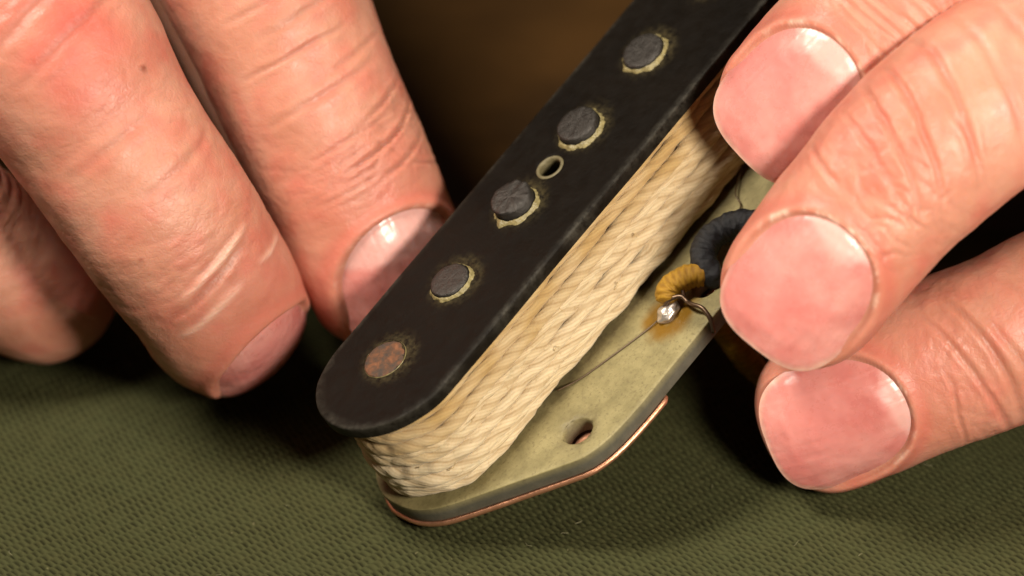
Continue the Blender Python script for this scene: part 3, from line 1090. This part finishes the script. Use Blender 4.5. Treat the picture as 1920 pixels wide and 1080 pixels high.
class Finger:
    def __init__(self, pts, dorsal, at_s=0.0, cap=7.5, blunt=2.4, dense=60.0, nail=None, creases=(), flush=(), seed=1, crinkle=(), lift=0.10, moles=(), deep=1.15):
        self.deep = deep
        self.moles = moles
        P = np.array([list(at(a, b, z)) + [w, hh_] for a, b, z, w, hh_ in pts])
        path = catmull(P, 40)
        _, L = resample(path, np.array([0.0]))
        s = [0.0]
        sc = cap * (1 - np.cos(np.linspace(0, math.pi / 2, 40)[1:])) ** 1.0
        sc = sc[sc > 0.004]
        s += list(sc)
        while s[-1] < min(dense, L):
            s.append(s[-1] + 0.26)
        st = 0.26
        while s[-1] < L - 1.5:
            st = min(1.6, st * 1.2)
            s.append(min(L, s[-1] + st))
        self.s = np.array(s)
        R, _ = resample(path, self.s)
        self.C, self.w, self.h = R[:, :3], R[:, 3], R[:, 4]
        # smooth the middle line near its joints
        Tn = np.gradient(self.C, self.s, axis=0)
        Tn /= np.linalg.norm(Tn, axis=1)[:, None]
        k0 = int(np.argmin(np.abs(self.s - at_s)))
        N = np.zeros_like(self.C)
        n = np.asarray(dorsal, float)
        n = n - Tn[k0] * (n @ Tn[k0]); n /= np.linalg.norm(n)
        N[k0] = n
        m = n.copy()
        for k in range(k0 + 1, len(self.s)):
            m = m - Tn[k] * (m @ Tn[k]); m /= np.linalg.norm(m); N[k] = m
        m = n.copy()
        for k in range(k0 - 1, -1, -1):
            m = m - Tn[k] * (m @ Tn[k]); m /= np.linalg.norm(m); N[k] = m
        self.T, self.N, self.B = Tn, N, np.cross(N, Tn)
        self.cap, self.blunt, self.lift = cap, blunt, lift
        self.nail, self.creases, self.flushes, self.seed, self.crinkle = nail, creases, flush, seed, crinkle
        self.NA = 230
        self.build()

    def capf(self, s, p=None):
        p = p or self.blunt
        return np.clip(1 - (1 - np.clip(s / self.cap, 0, 1)) ** p, 0, 1) ** (1 / p)

    def nail_rho(self, s, x):
        n = self.nail
        mid, half = 0.5 * (n['s0'] + n['s1']), 0.5 * (n['s1'] - n['s0'])
        tau = (s - mid) / half
        e = np.where(tau > 0, 2.2, 3.0)
        return (np.abs(x / n['w']) ** e + np.abs(tau) ** e) ** (1 / e), tau

    def build(self):
        s, NA = self.s[:, None], self.NA
        th = np.linspace(-math.pi, math.pi, NA, endpoint=False)[None, :] + 0 * s
        f = self.capf(self.s)[:, None]
        w, h = self.w[:, None], self.h[:, None]
        c, sn = np.cos(th), np.sin(th)
        x = w * f * np.sign(sn) * np.abs(sn) ** 0.94
        hd = np.where(c > 0, h * 0.94, h * 1.06)
        y = hd * f * np.sign(c) * np.abs(c) ** 0.94 + self.lift * h * (1 - f)
        self.base = self.C[:, None, :] + x[..., None] * self.B[:, None, :] + y[..., None] * self.N[:, None, :]
        P = self.base
        ds = np.gradient(P, axis=0)
        dt = np.roll(P, -1, 1) - np.roll(P, 1, 1)
        nr = np.cross(dt, ds)
        ln = np.linalg.norm(nr, axis=2)
        nr = nr / np.maximum(ln, 1e-9)[..., None]
        out = P - self.C[:, None, :]
        sgn = np.sign((nr * out).sum(-1).mean())
        nr *= sgn
        nr[0] = -self.T[0]
        disp = np.zeros_like(th)
        flush = np.zeros_like(th)
        crs = np.zeros_like(th)
        dry = np.zeros_like(th)
        sx = s + 0 * th
        body = smooth(0, 4, sx)
        disp += 0.34 * noise(P * 0.15 + self.seed) * body + 0.10 * noise(P * 0.5 + self.seed) * body
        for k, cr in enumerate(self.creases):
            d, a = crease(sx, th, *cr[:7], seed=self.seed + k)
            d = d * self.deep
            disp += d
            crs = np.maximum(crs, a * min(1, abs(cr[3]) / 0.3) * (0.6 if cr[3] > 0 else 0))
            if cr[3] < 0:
                dry = np.maximum(dry, 0.45 * a)
        for (mx, my, mr) in self.moles:
            pxy = np.stack([960 + P[..., 0] * PXMM / (1 - P[..., 2] / DIST), 540 - P[..., 1] * PXMM / (1 - P[..., 2] / DIST)], -1)
            m = (1 - smooth(mr * 0.4, mr, np.hypot(pxy[..., 0] - mx, pxy[..., 1] - my))) * (c > 0)
            crs = np.maximum(crs, m)
            mole_m = m
            disp += 0.12 * m
        for (s0, ss_, t0, ts, amp) in self.crinkle:
            m = np.exp(-((sx - s0) / ss_) ** 2 - ((th - t0) / ts) ** 2)
            warp = 0.5 * noise(P * 0.5 + 21)
            big_c = np.exp(-worley(sx / 2.0 + warp, th * 2.3 + 0.25 * sx + warp, self.seed) / 0.10)
            sml_c = np.exp(-worley(sx / 0.95 + warp, th * 5.0 - 0.3 * sx, self.seed + 3) / 0.14)
            disp -= m * amp * (0.16 * big_c + 0.06 * sml_c)
            crs = np.maximum(crs, m * min(1, amp) * (0.38 * big_c + 0.12 * sml_c))
        # fine transverse lines all over the back of the finger, stronger near the joints
        joint = 0.16 + sum(0.6 * np.exp(-((sx - j_) / 6.0) ** 2) for j_ in (22, 50))
        q1 = noise(np.stack([sx * 1.5 + 0.8 * noise(P * 0.4), th * 2.2, th * 0 + self.seed], -1))
        q2 = noise(np.stack([sx * 0.8, th * 1.3 + sx * 0.06, th * 0 + self.seed + 9], -1))
        q3 = noise(np.stack([sx * 0.75 + th * 2.6, th * 5.0 - sx * 0.5, th * 0 + self.seed + 4], -1))
        l1 = np.clip(1 - np.abs(q1) * 5.5, 0, 1)
        l2 = np.clip(1 - np.abs(q2) * 7.0, 0, 1)
        l3 = np.clip(1 - np.abs(q3) * 7.0, 0, 1)
        back = smooth(-0.3, 0.3, c) * smooth(13, 17, sx)
        disp -= back * joint * (0.035 * l1 + 0.05 * l2 + 0.045 * l3)
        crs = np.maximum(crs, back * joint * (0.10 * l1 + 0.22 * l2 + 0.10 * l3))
        net = np.exp(-worley(sx / 1.15 + 0.5 * noise(P * 0.6), th * 4.6 + 0.2 * sx, self.seed + 8) / 0.13)
        disp -= back * 0.022 * net
        crs = np.maximum(crs, back * 0.07 * net)
        blot = noise(P * 0.21 + self.seed) * 0.9 + 0.6 * noise(P * 0.5 + 11)
        flush = np.clip(0.12 + 0.8 * blot, 0, 0.7)
        for (s0, ss_, t0, ts, amp) in self.flushes:
            m = np.exp(-((sx - s0) / ss_) ** 2 - ((th - t0) / ts) ** 2)
            flush = np.maximum(flush, amp * m * (0.8 + 0.9 * noise(P * 0.3 + 2)))
        if self.nail:
            up = (c > -0.15)
            rho, tau = self.nail_rho(sx, x)
            n = self.nail
            db = (rho - 1) * 0.5 * (n['w'] + 0.5 * (n['s1'] - n['s0'])) * 1.0
            distal = smooth(-0.2, -0.75, tau)          # towards the free edge the folds die away
            fold = 0.30 * np.exp(-((db - 0.5) / 0.6) ** 2) * (1 - 0.95 * distal) * up
            bed = -0.50 * smooth(0.30, -0.35, db) * up
            disp = disp * np.where(up, smooth(-0.5, 1.2, db), 1) + fold + bed
            prox = smooth(0.1, 0.6, tau) * up
            nz_ = noise(P * 1.3 + 3)
            nf_ = noise(P * 3.2 + 1)
            dry2 = np.clip(np.exp(-((db - 0.20 - 0.25 * nz_) / 0.17) ** 2) * prox * (0.22 + 2.4 * noise(P * 0.9 + 13) + 0.9 * nf_) * n.get('dry', 1.0), 0, 0.8)
            disp += 0.10 * dry2 * (nf_ * 3 + .4)
            dry = np.maximum(dry, dry2)
            flush = np.maximum(flush, 0.55 * np.exp(-((db - 1.2) / 1.1) ** 2) * (1 - distal) * up)
            crs = np.maximum(crs, 0.6 * np.exp(-((db + 0.02) / 0.16) ** 2) * smooth(-0.5, 0.1, tau) * up)
        self.nr = nr
        V = P + nr * disp[..., None]
        self.V = V.reshape(-1, 3)
        self.flush, self.crs, self.dry = np.clip(flush, 0, 1).ravel(), np.clip(crs, 0, 1).ravel(), dry.ravel()
        n = len(self.s)
        F = [tuple(q_) for q_ in grid_faces(n, NA)]
        self.Fq = grid_faces(n, NA)
        self.n = n

    def nail_mesh(self):
        n = self.nail
        na, nt = 61, 70
        s0, s1 = n['s0'], n['s1']
        mid, half = 0.5 * (s0 + s1), 0.5 * (s1 - s0)
        ta = np.sin(np.linspace(-math.pi / 2, math.pi / 2, nt))[:, None]
        aa = np.sin(np.linspace(-math.pi / 2, math.pi / 2, na) * 0.96)[None, :] / math.sin(math.pi / 2 * .96)
        e = np.where(ta > 0, 2.2, 3.0)
        hw = n['w'] * np.clip(1 - np.abs(ta) ** e, 0, 1) ** (1 / e)
        x = aa * hw
        s = mid + ta * half + 0 * aa
        rho, tau = self.nail_rho(s, x)

        def col(arr):
            return np.stack([np.interp(s, self.s, arr[:, k]) for k in range(3)], -1)
        C, B, N = col(self.C), col(self.B), col(self.N)
        w = np.interp(s, self.s, self.w)
        h = np.interp(s, self.s, self.h) * 0.94
        fc = self.capf(s)
        fz = np.interp(s, [s0 - 1, s0, s0 + 2.5, s0 + 6, s1], [0.70, 0.76, 0.88, 0.965, 1.0]) * (1 - 0 * s)
        fz = np.maximum(fz, fc * 0.97)
        wc = w * 0.965
        y = h * fz * np.sqrt(np.clip(1 - (x / wc) ** 2, 0.02, 1)) ** 0.94
        y = y + self.lift * h * (1 - fz)
        off = n.get('off', 0.26) - 0.38 * smooth(0.55, 1.0, rho) * smooth(-0.55, 0.0, tau) - 0.10 * smooth(0.9, 1.0, rho)
        wave = 0.06 * noise(np.stack([x * 0.35, s * 0.35, s * 0 + self.seed], -1))
        top = C + x[..., None] * B + (y + off + wave)[..., None] * N
        bot = top - N * 0.45 - 0.0
        V = np.vstack([top.reshape(-1, 3), bot.reshape(-1, 3)])
        g = grid_faces(nt, na, wrap=False)
        k = nt * na
        F = [tuple(q_) for q_ in g] + [tuple(q_[::-1] + k) for q_ in g]
        ring = [j for j in range(na)] + [i * na + na - 1 for i in range(1, nt)] + [(nt - 1) * na + j for j in range(na - 2, -1, -1)] + [i * na for i in range(nt - 2, 0, -1)]
        for i in range(len(ring)):
            a, b = ring[i], ring[(i + 1) % len(ring)]
            F.append((a, b, b + k, a + k))
        lun_gleam = smooth(1.0 - n.get('lun_gleam', 0.42), 1.0 - n.get('lun_gleam', 0.42) + 0.16, tau + 0.30 * (x / n['w']) ** 2 * 0 - 0.35 * (x / n['w']) ** 2) * 0.75
        edge_t = np.where(tau < 0, rho, 0)
        free = 0.32 * smooth(0.90, 1.0, edge_t + 0.012 * noise(np.stack([x, s, s * 0], -1)) * 3) * smooth(-0.25, -0.6, tau)
        ridge = 0.5 + 0.5 * np.cos(x * 4.5 + 5 * noise(np.stack([x * 1.2, s * 0.05, s * 0], -1)))
        fl = n.get('flush', 0.3) * np.exp(-((tau - n.get('ft', 0.1)) / 0.5) ** 2 - ((x / n['w'] - n.get('fx', 0.3)) / 0.6) ** 2)
        z = np.concatenate
        return V, F, [('lunula_gleam', z([lun_gleam.ravel()] * 2)), ('free', z([free.ravel()] * 2)), ('ridge', z([ridge.ravel()] * 2)), ('flush', z([fl.ravel()] * 2))]


def limb(pts, n=24, na=36):
    """plain tapered tube for what lies outside the picture: rows of px, py, z, half width, half height"""
    P = np.array([list(at(a, b, z)) + [w, hh_] for a, b, z, w, hh_ in pts])
    path = catmull(P, n)
    C = path[:, :3]
    T, N, B = frames(C, (0, 0, 1))
    k = np.arange(len(C))
    a = np.linspace(0, 2 * math.pi, na, endpoint=False)
    V = C[:, None, :] + path[:, 3][:, None, None] * np.cos(a)[None, :, None] * B[:, None, :] + path[:, 4][:, None, None] * np.sin(a)[None, :, None] * N[:, None, :]
    return V.reshape(-1, 3), len(C), na


def closed_tube_mesh(V, n, na, name, attrs=None):
    """quads plus fans closing both ends"""
    F = grid_faces(n, na)
    c0, c1 = V[:na].mean(0), V[(n - 1) * na:].mean(0)
    k = len(V)
    V = np.vstack([V, c0, c1])
    tri = [(k, (j + 1) % na, j) for j in range(na)] + [(k + 1, (n - 1) * na + j, (n - 1) * na + (j + 1) % na) for j in range(na)]
    Fl = F.tolist() + tri
    me = bpy.data.meshes.new(name)
    me.from_pydata((V * MM).tolist(), [], Fl)
    for nm in ('flush', 'crease', 'dry'):
        v = np.zeros(len(V)) if attrs is None else np.concatenate([attrs[nm], [0, 0]])
        set_attr(me, nm, v)
    fix_normals(me)
    return me


def make_hand(label, fingers, limbs, origin_px):
    Ow = W(at(*origin_px))
    objs = []
    for f in fingers:
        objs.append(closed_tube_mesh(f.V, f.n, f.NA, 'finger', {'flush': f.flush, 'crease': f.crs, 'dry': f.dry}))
    for lp in limbs:
        V, n, na = limb(lp)
        objs.append(closed_tube_mesh(V, n, na, 'limb'))
    tmp = [bpy.data.objects.new('hand_piece', m) for m in objs]
    for o in tmp:
        COL.objects.link(o)
    root = tmp[-1]
    for o in tmp[:-1]:
        md = root.modifiers.new('union', 'BOOLEAN')
        md.operation = 'UNION'
        md.solver = 'MANIFOLD'
        md.object = o
    dg = bpy.context.evaluated_depsgraph_get()
    me = bpy.data.meshes.new_from_object(root.evaluated_get(dg), preserve_all_data_layers=True, depsgraph=dg)
    me.name = 'hand'
    for o in tmp:
        bpy.data.objects.remove(o)
    # ease the joins of fingers, palm and wrist, well away from the fingertips
    V = coords(me)
    ne = len(me.edges)
    E_ = np.zeros(ne * 2, np.int32)
    me.edges.foreach_get('vertices', E_)
    E_ = E_.reshape(-1, 2)
    V0 = V * (1000.0 if np.abs(V).max() < 5 else 1.0)
    kx = PXMM / (1 - V0[:, 2] / DIST)
    px_, py_ = 960 + V0[:, 0] * kx, 540 - V0[:, 1] * kx
    outd = np.maximum.reduce([-px_, px_ - 1920, -py_, py_ - 1080])
    wgt = smooth(160, 420, outd)[:, None] * 0.6
    deg = np.maximum(np.bincount(E_.ravel(), minlength=len(V)), 1)[:, None]
    for it in range(60):
        acc = np.stack([np.bincount(E_[:, 0], V[E_[:, 1], k], len(V)) + np.bincount(E_[:, 1], V[E_[:, 0], k], len(V)) for k in range(3)], 1)
        V = V + wgt * (acc / deg - V)
    # view mm -> world m about the hand's own base
    Vw = V @ R3.T - Ow
    me.vertices.foreach_set('co', Vw.astype(np.float32).ravel())
    me.polygons.foreach_set('use_smooth', np.ones(len(me.polygons), bool))
    me.materials.clear()
    me.materials.append(M_SKIN)
    me.update()
    print('hand', len(me.vertices), [a.name for a in me.attributes][:12])
    hand = link('hand', me, None, Ow)
    tag(hand, label, 'hand')
    for f in fingers:
        if not f.nail:
            continue
        V, F, at_ = f.nail_mesh()
        nm = mesh_from('nail', W(V) - Ow, F, M_NAIL)
        fix_normals(nm)
        for k, v_ in at_:
            set_attr(nm, k, v_)
        link('nail', nm, hand)
    return hand


# -- the hand on the right: three fingertips on the base plate
R1 = Finger([(1402, 292, 3, 8.2, 6.6), (1492, 201, 5, 8.4, 7.2), (1645, 40, 7, 9.0, 8.2), (1840, -150, 8, 9.4, 8.8), (2200, -430, 2, 9.8, 9.2), (2650, -560, -12, 10.5, 10)],
            (-.10, .10, 1), 8, cap=8.6, blunt=2.5, seed=21,
            nail=dict(s0=0.7, s1=15.6, w=7.2, lun_gleam=0.46, flush=0.75, ft=0.0, fx=0.75, dry=0.5),
            creases=knuckle_set(21.5, 7, 4.0, 5, 0.16, 0.30) + [(28, 0.3, 1.1, 0.30, 0.5, 1.2, -1.0), (31, 0.5, 0.9, 0.34, 0.5, 1.0, -1.2), (33.5, .3, 1.0, .25, .4, .6, -1)],
            flush=[(4, 6, 0, 2, 0.55), (20, 5, -0.4, 0.9, 0.35)], crinkle=[(19, 4, -0.5, 0.8, 0.8)])
R2 = Finger([(1424, 648, 11, 8.1, 6.6), (1515, 530, 13, 8.4, 7.2), (1685, 326, 15, 9.2, 8.4), (1890, 158, 14, 9.6, 8.9), (2230, -30, 8, 9.9, 9.2), (2700, -120, -6, 10.5, 10)],
            (-.03, .06, 1), 8, cap=8.4, blunt=2.5, seed=31,
            nail=dict(s0=0.7, s1=15.6, w=7.15, lun_gleam=0.34, flush=0.45, ft=-0.3, fx=0.5, dry=0.75),
            creases=[(22.0, 0.25, 0.95, 0.22, 0.34, 1.8, -0.8), (24.6, 0.35, 0.95, 0.34, 0.40, 2.6, -1.4), (27.4, 0.35, 1.0, 0.30, 0.42, 2.4, -1.8), (31.0, 0.3, 1.15, 0.26, 0.5, 2.0, -1.6),
                     (20.0, -0.3, 0.5, 0.18, 0.28, -1.5, 0.5), (18.6, 0.7, 0.5, 0.2, 0.35, 1.2, 0.5), (29.3, -0.2, 0.6, 0.22, 0.4, 1.5, -1.0), (34.8, 0.1, 1.0, 0.14, 0.5, 1.4, -1.0), (38.6, 0, 1.0, 0.12, 0.6, 1.0, -1.0)],
            flush=[(3, 5, 0, 2, 0.4), (23, 5.5, 0.45, 0.75, 0.75), (18, 3, 0.1, 0.6, 0.3)], crinkle=[(21.0, 4.2, -0.05, 0.7, 2.2), (16.8, 2.0, -0.35, 0.5, 1.3), (27, 4, 0.3, 0.8, 0.9)])
R3f = Finger([(1432, 815, -3, 8.0, 6.4), (1560, 770, -1.5, 8.35, 7.0), (1750, 688, -0.5, 8.7, 8.0), (1950, 606, 0, 9.0, 8.6), (2280, 440, -2, 9.5, 9.0), (2680, 260, -10, 10.2, 9.8)],
             (0.02, -.26, 1), 8, cap=8.2, blunt=2.5, seed=41,
             nail=dict(s0=0.9, s1=15.2, w=6.8, lun_gleam=0.36, flush=0.8, ft=-0.2, fx=0.2, dry=0.4),
             creases=[(19.5, -0.5, 0.6, 0.20, 0.35, 1.0, 0.4), (23.0, -0.1, 1.1, 0.24, 0.4, -2.0, -1.2), (25.2, 0.1, 1.1, 0.30, 0.45, -1.6, -1.4), (27.3, -0.2, 0.8, 0.2, 0.4, -1.4, -1), (30.5, 0, 1.0, 0.18, 0.5, -1.0, -1)],
             flush=[(3, 5, 0, 2, 0.5), (19, 5, 0.1, 0.9, 0.45)], crinkle=[(21, 4, 0.0, 0.8, 0.7)])
R4 = Finger([(2035, 925, -6, 7.0, 5.8), (2140, 850, -5, 7.2, 6.4), (2300, 760, -4, 7.6, 7.0), (2480, 620, -4, 8.0, 7.6), (2680, 480, -8, 8.8, 8.6)],
            (0.02, -.2, 1), 8, cap=7, blunt=2.4, dense=1.0, seed=51, nail=dict(s0=0.9, s1=12.0, w=5.7), creases=knuckle_set(20, 5, 3.0, 8, 0.18, 0.5))
RT = [(1540, 240, -34, 4.5, 4), (1600, 225, -35, 8.5, 7.5), (1800, 180, -37, 9.6, 8.8), (2100, 160, -38, 10.0, 9.6), (2450, 200, -34, 12, 12), (2800, 100, -26, 17, 15)]
RP = [(2480, -100, -8, 12, 6), (2560, -90, -9, 30, 11), (2750, -60, -13, 39, 13.5), (3000, -30, -18, 42, 15), (3400, 10, -22, 40, 16), (3900, 60, -22, 33, 17.5), (4300, 100, -20, 30, 20), (5600, 220, -6, 38, 30)]
make_hand('hand with three glossy bare fingertips gripping the edge of the pale base plate', [R1, R2, R3f, R4], [RT, RP], (3000, 0, -10))

# -- the hand on the left: one nail behind the top plate, a bent finger resting on the cloth
L1 = Finger([(778, 632, -17, 8.2, 6.6), (725, 500, -14.5, 8.9, 7.4), (636, 300, -12, 9.35, 8.6), (560, 130, -11, 9.6, 9.0), (430, -160, -12, 10.4, 10), (220, -520, -24, 10.6, 10.4), (-20, -860, -34, 11, 10.8)],
            (.29, .13, .94), 10, cap=8.4, blunt=2.4, seed=61,
            nail=dict(s0=0.8, s1=14.4, w=7.5, off=0.34, lun_gleam=0.75, flush=0.2, dry=0.25),  # pale root widened past the true half-moon, painting light onto this nail
            creases=[(19.2, -0.6, 0.55, 0.20, 0.35, -2.2, 0.6), (21.6, -0.45, 0.75, 0.32, 0.34, -2.6, 0.9), (23.2, 0.1, 0.5, 0.16, 0.30, -1.0, 0.3), (25.0, -0.5, 0.6, 0.18, 0.35, -2.6, 0.4), (27.8, 0.15, 0.8, 0.15, 0.45, -1.2, 0.5),
                     (30.0, -0.35, 0.6, 0.13, 0.45, -2.0, 0.5), (32.8, 0.25, 0.7, 0.17, 0.45, -1.2, 0.4), (36.5, -0.1, 0.7, 0.12, 0.5, -1.6, 0.4), (38.4, 0.4, 0.5, 0.14, 0.4, -0.6, 0.4), (42.5, 0, 0.9, 0.18, 0.6, -1.0, 0.2), (17.2, -0.9, 0.4, 0.16, 0.35, 2.5, 0.0),
                     (18.4, 0.3, 0.5, 0.12, 0.25, -0.5, 1.0)],
            flush=[(18, 5, 0.1, 0.8, 0.6), (8, 8, -1.1, 0.5, 0.35), (5, 5, 0, 2, 0.3)], crinkle=[(20.5, 3.6, -0.15, 0.8, 1.1)])
L2 = Finger([(459, 642, -18.2, 8.0, 6.6), (435, 603, -11.3, 8.6, 7.4), (391, 532, -3.4, 9.1, 8.2), (300, 400, 1.0, 9.6, 9.0), (195, 245, 2.5, 10.0, 9.4), (75, 60, 3.0, 11.3, 10.6), (-130, -220, -4, 10.6, 10.2), (-480, -640, -18, 11, 10.8)],
            (.22, .08, .97), 30, cap=8.0, blunt=2.3, seed=71,
            nail=dict(s0=1.9, s1=14.6, w=6.5, off=0.15, lun_gleam=0.0, flush=0.6, ft=0.2, fx=0.0, dry=0.0),
            creases=[(21.5, -0.05, 0.55, -0.20, 0.35, -1.4, 0.2), (20.3, 0.25, 0.75, 0.22, 0.40, -1.4, 0.2), (18.3, 0.35, 0.5, -0.12, 0.35, -1.2, 0.1), (18.6, -0.75, 0.35, -0.14, 0.3, 1.2, 0.0),
                     (46, -0.3, 1.0, 0.22, 0.5, -2, 0.2), (49, -0.2, 1.1, 0.26, 0.6, -2, 0.2), (52.5, -0.1, 1.0, 0.2, 0.6, -2, .2), (56, -0.2, 1.0, 0.22, 0.6, -2, .2), (30, -0.4, 0.6, 0.10, 0.6, -1, .2), (35, 0.2, 0.7, 0.1, 0.7, -1, .2)],
            flush=[(15, 5, -0.3, 1.2, 0.55), (45, 6.5, 0.0, 0.6, 1.0), (4, 6, 0, 2, .4)], crinkle=[(50, 6, -.1, .8, .9), (33, 8, -.2, .9, .45)], dense=64, moles=[(268, 128, 9), (265, 485, 6)])
L3 = Finger([(196, 606, -23, 7.8, 6.4), (112, 562, -21, 8.3, 7.2), (-10, 486, -17, 8.9, 8.2), (-200, 330, -10, 9.4, 8.8), (-480, 20, -6, 10.4, 9.8), (-800, -460, -16, 10.6, 10.2)],
            (.3, .85, -.1), 12, cap=8.0, blunt=2.3, seed=81, dense=26, creases=knuckle_set(20, 5, 3.0, 18, 0.16, 0.45), flush=[(4, 7, 0, 2, .5)], nail=dict(s0=0.8, s1=13.5, w=6.9, dry=0.0))
L4 = Finger([(-260, 700, -24, 6.6, 5.4), (-340, 640, -22, 7.0, 6.2), (-460, 520, -18, 7.4, 6.8), (-640, 300, -12, 7.8, 7.4), (-900, -60, -12, 8.6, 8.4), (-1080, -340, -18, 9, 9)],
            (.05, .35, .9), 12, cap=7, dense=1.0, seed=91, nail=dict(s0=0.9, s1=11.5, w=5.4, dry=0.0))
LT = [(705, 455, -36, 4, 3.5), (670, 400, -38, 8.2, 7.2), (560, 190, -42, 9.4, 8.6), (400, -120, -46, 10, 9.6), (150, -560, -50, 13, 12), (-250, -1000, -46, 18, 15)]
LP = [(-270, -480, -20, 14, 6), (-330, -560, -22, 32, 11), (-470, -740, -26, 40, 13.5), (-640, -980, -32, 43, 15), (-860, -1320, -36, 40, 16), (-1150, -1760, -36, 33, 17.5), (-1400, -2150, -34, 30, 20), (-2000, -3100, -20, 38, 30)]
make_hand('hand with bent finger resting on the cloth and one nail tucked behind the black plate', [L1, L2, L3, L4], [LT, LP], (-600, -900, -20))
bpy.context.view_layer.update()
